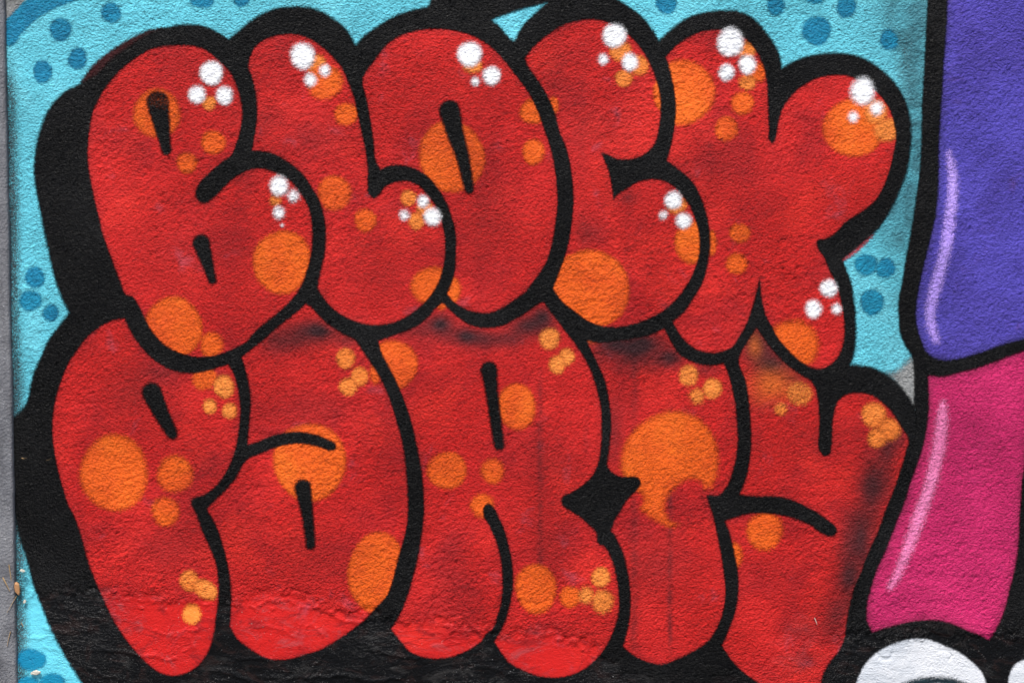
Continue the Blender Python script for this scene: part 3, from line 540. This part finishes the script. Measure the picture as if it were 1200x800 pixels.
# ------------------------------------------------------------------ straw caught in the joint, chips of plaster
def simple(name, c, r=.7):
    m, nt = mat_base(name); p = nt.nodes.new('ShaderNodeBsdfPrincipled'); p.inputs['Roughness'].default_value = r
    pos = nt.nodes.new('ShaderNodeNewGeometry').outputs['Position']
    lnk(nt, mix_n(nt, noise_n(nt, pos, 300, 3), tuple(v * .6 for v in c), c), p.inputs['Base Color'])
    out = nt.nodes.new('ShaderNodeOutputMaterial'); lnk(nt, p.outputs[0], out.inputs[0]); return m
straw_m = simple('dry_straw', (.42, .27, .12)); leaf_m = simple('dry_leaf', (.40, .20, .08)); chip_m = simple('plaster', (.62, .58, .48))
def tube(name, P, r, m, label, cat, group=None):
    V = []; F = []; n = 5
    for k, (px, py, d) in enumerate(P):
        rr = r * (1 - .5 * k / (len(P) - 1))
        for q in range(n):
            a = 2 * math.pi * q / n
            V.append((wx(px) + math.cos(a) * rr, -d + math.sin(a) * rr, wz(py) + math.cos(a) * rr * .6))
    for k in range(len(P) - 1):
        for q in range(n): F.append((k * n + q, k * n + (q + 1) % n, (k + 1) * n + (q + 1) % n, (k + 1) * n + q))
    F.append(tuple(range(n))[::-1]); F.append(tuple(range((len(P) - 1) * n, len(P) * n)))
    me = bpy.data.meshes.new(name); me.from_pydata(V, [], F); me.update(); me.materials.append(m)
    o = bpy.data.objects.new(name, me); COL.objects.link(o); o['label'] = label; o['category'] = cat
    if group: o['group'] = group
def chip(name, px, py, rx, ry, th, m, label, cat, seed, group=None, ang=0, d0=.006):
    rnd = random.Random(seed); n = 9; V = []; F = []
    for lay, s in ((d0, 1.0), (d0 + th, .75)):
        for q in range(n):
            a = 2 * math.pi * q / n; k = rnd.uniform(.75, 1.15) * s
            u, v = math.cos(a) * rx * k, math.sin(a) * ry * k
            V.append((wx(px + u * math.cos(ang) - v * math.sin(ang)), -lay - rnd.uniform(0, .001), wz(py + u * math.sin(ang) + v * math.cos(ang))))
    V.append((wx(px), -d0 - th * 1.2, wz(py)))
    for q in range(n):
        F.append((q, n + q, n + (q + 1) % n, (q + 1) % n)); F.append((n + q, 2 * n, n + (q + 1) % n))
    F.append(tuple(range(n)))
    me = bpy.data.meshes.new(name); me.from_pydata(V, [], F); me.update(); me.materials.append(m)
    o = bpy.data.objects.new(name, me); COL.objects.link(o); o['label'] = label; o['category'] = cat
    if group: o['group'] = group
SG = 'dry straws along the pillar joint'
tube('straw', [(6,675,.019),(10,682,.021),(14,691,.018)], .0016, straw_m, 'highest dry straw, slanting across the concrete pillar edge', 'straw', SG)
tube('straw', [(13,660,.018),(15,676,.015),(17,690,.012)], .0014, straw_m, 'upright dry straw just above the brown dead leaf', 'straw', SG)
tube('straw', [(21,697,.010),(16,707,.019),(11,716,.019)], .0015, straw_m, 'dry straw leaning down left below the dead leaf', 'straw', SG)
tube('straw', [(15,738,.018),(13,746,.020),(11,755,.019)], .0015, straw_m, 'lowest dry straw on the pillar edge near the blue paint', 'straw', SG)
tube('straw', [(21,732,.012),(26,728,.01),(29,733,.009)], .0013, straw_m, 'short curled straw stuck on turquoise paint beside the pillar', 'straw', SG)
tube('straw', [(55,539,.006),(59,538,.007),(61,536,.006)], .0012, straw_m, 'tiny yellow straw on the black shadow left of letter P', 'straw', SG)
tube('straw', [(26,536,.006),(29,537,.007),(32,536.5,.006)], .0011, straw_m, 'faint yellow straw on black paint close to the pillar', 'straw', SG)
tube('straw', [(954,723,.006),(956,728,.007),(957,731,.006)], .0009, chip_m, 'tiny pale straw on the lower red part of letter Y', 'straw', SG)
chip('dead_leaf', 22, 689, 3.6, 8.5, .004, leaf_m, 'small brown dead leaf wedged in the joint beside the pillar', 'leaf', 3, ang=-.15, d0=.010)
CG = 'plaster chips stuck to the wall'
chip('plaster_chip', 43, 787, 6, 3, .004, chip_m, 'cream plaster chip on the dark blue dot in the lower left corner', 'chip', 5, CG, -.2)
chip('plaster_chip', 28, 667.5, 3.5, 1.8, .003, chip_m, 'cream plaster chip in the joint just above the dead leaf', 'chip', 6, CG, .2, .012)
chip('plaster_chip', 30, 704, 2, 3, .003, chip_m, 'tiny plaster chip on the turquoise strip beside the dead leaf', 'chip', 8, CG, .4)

# ------------------------------------------------------------------ ground
me = bpy.data.meshes.new('ground'); g = 60
me.from_pydata([(-g, -g, 0), (g, -g, 0), (g, g, 0), (-g, g, 0)], [], [(0, 1, 2, 3)]); me.update()
me.materials.append(concrete('asphalt', (.06, .06, .06), (.045, .045, .046), 14))
o = bpy.data.objects.new('ground', me); COL.objects.link(o); o['kind'] = 'structure'
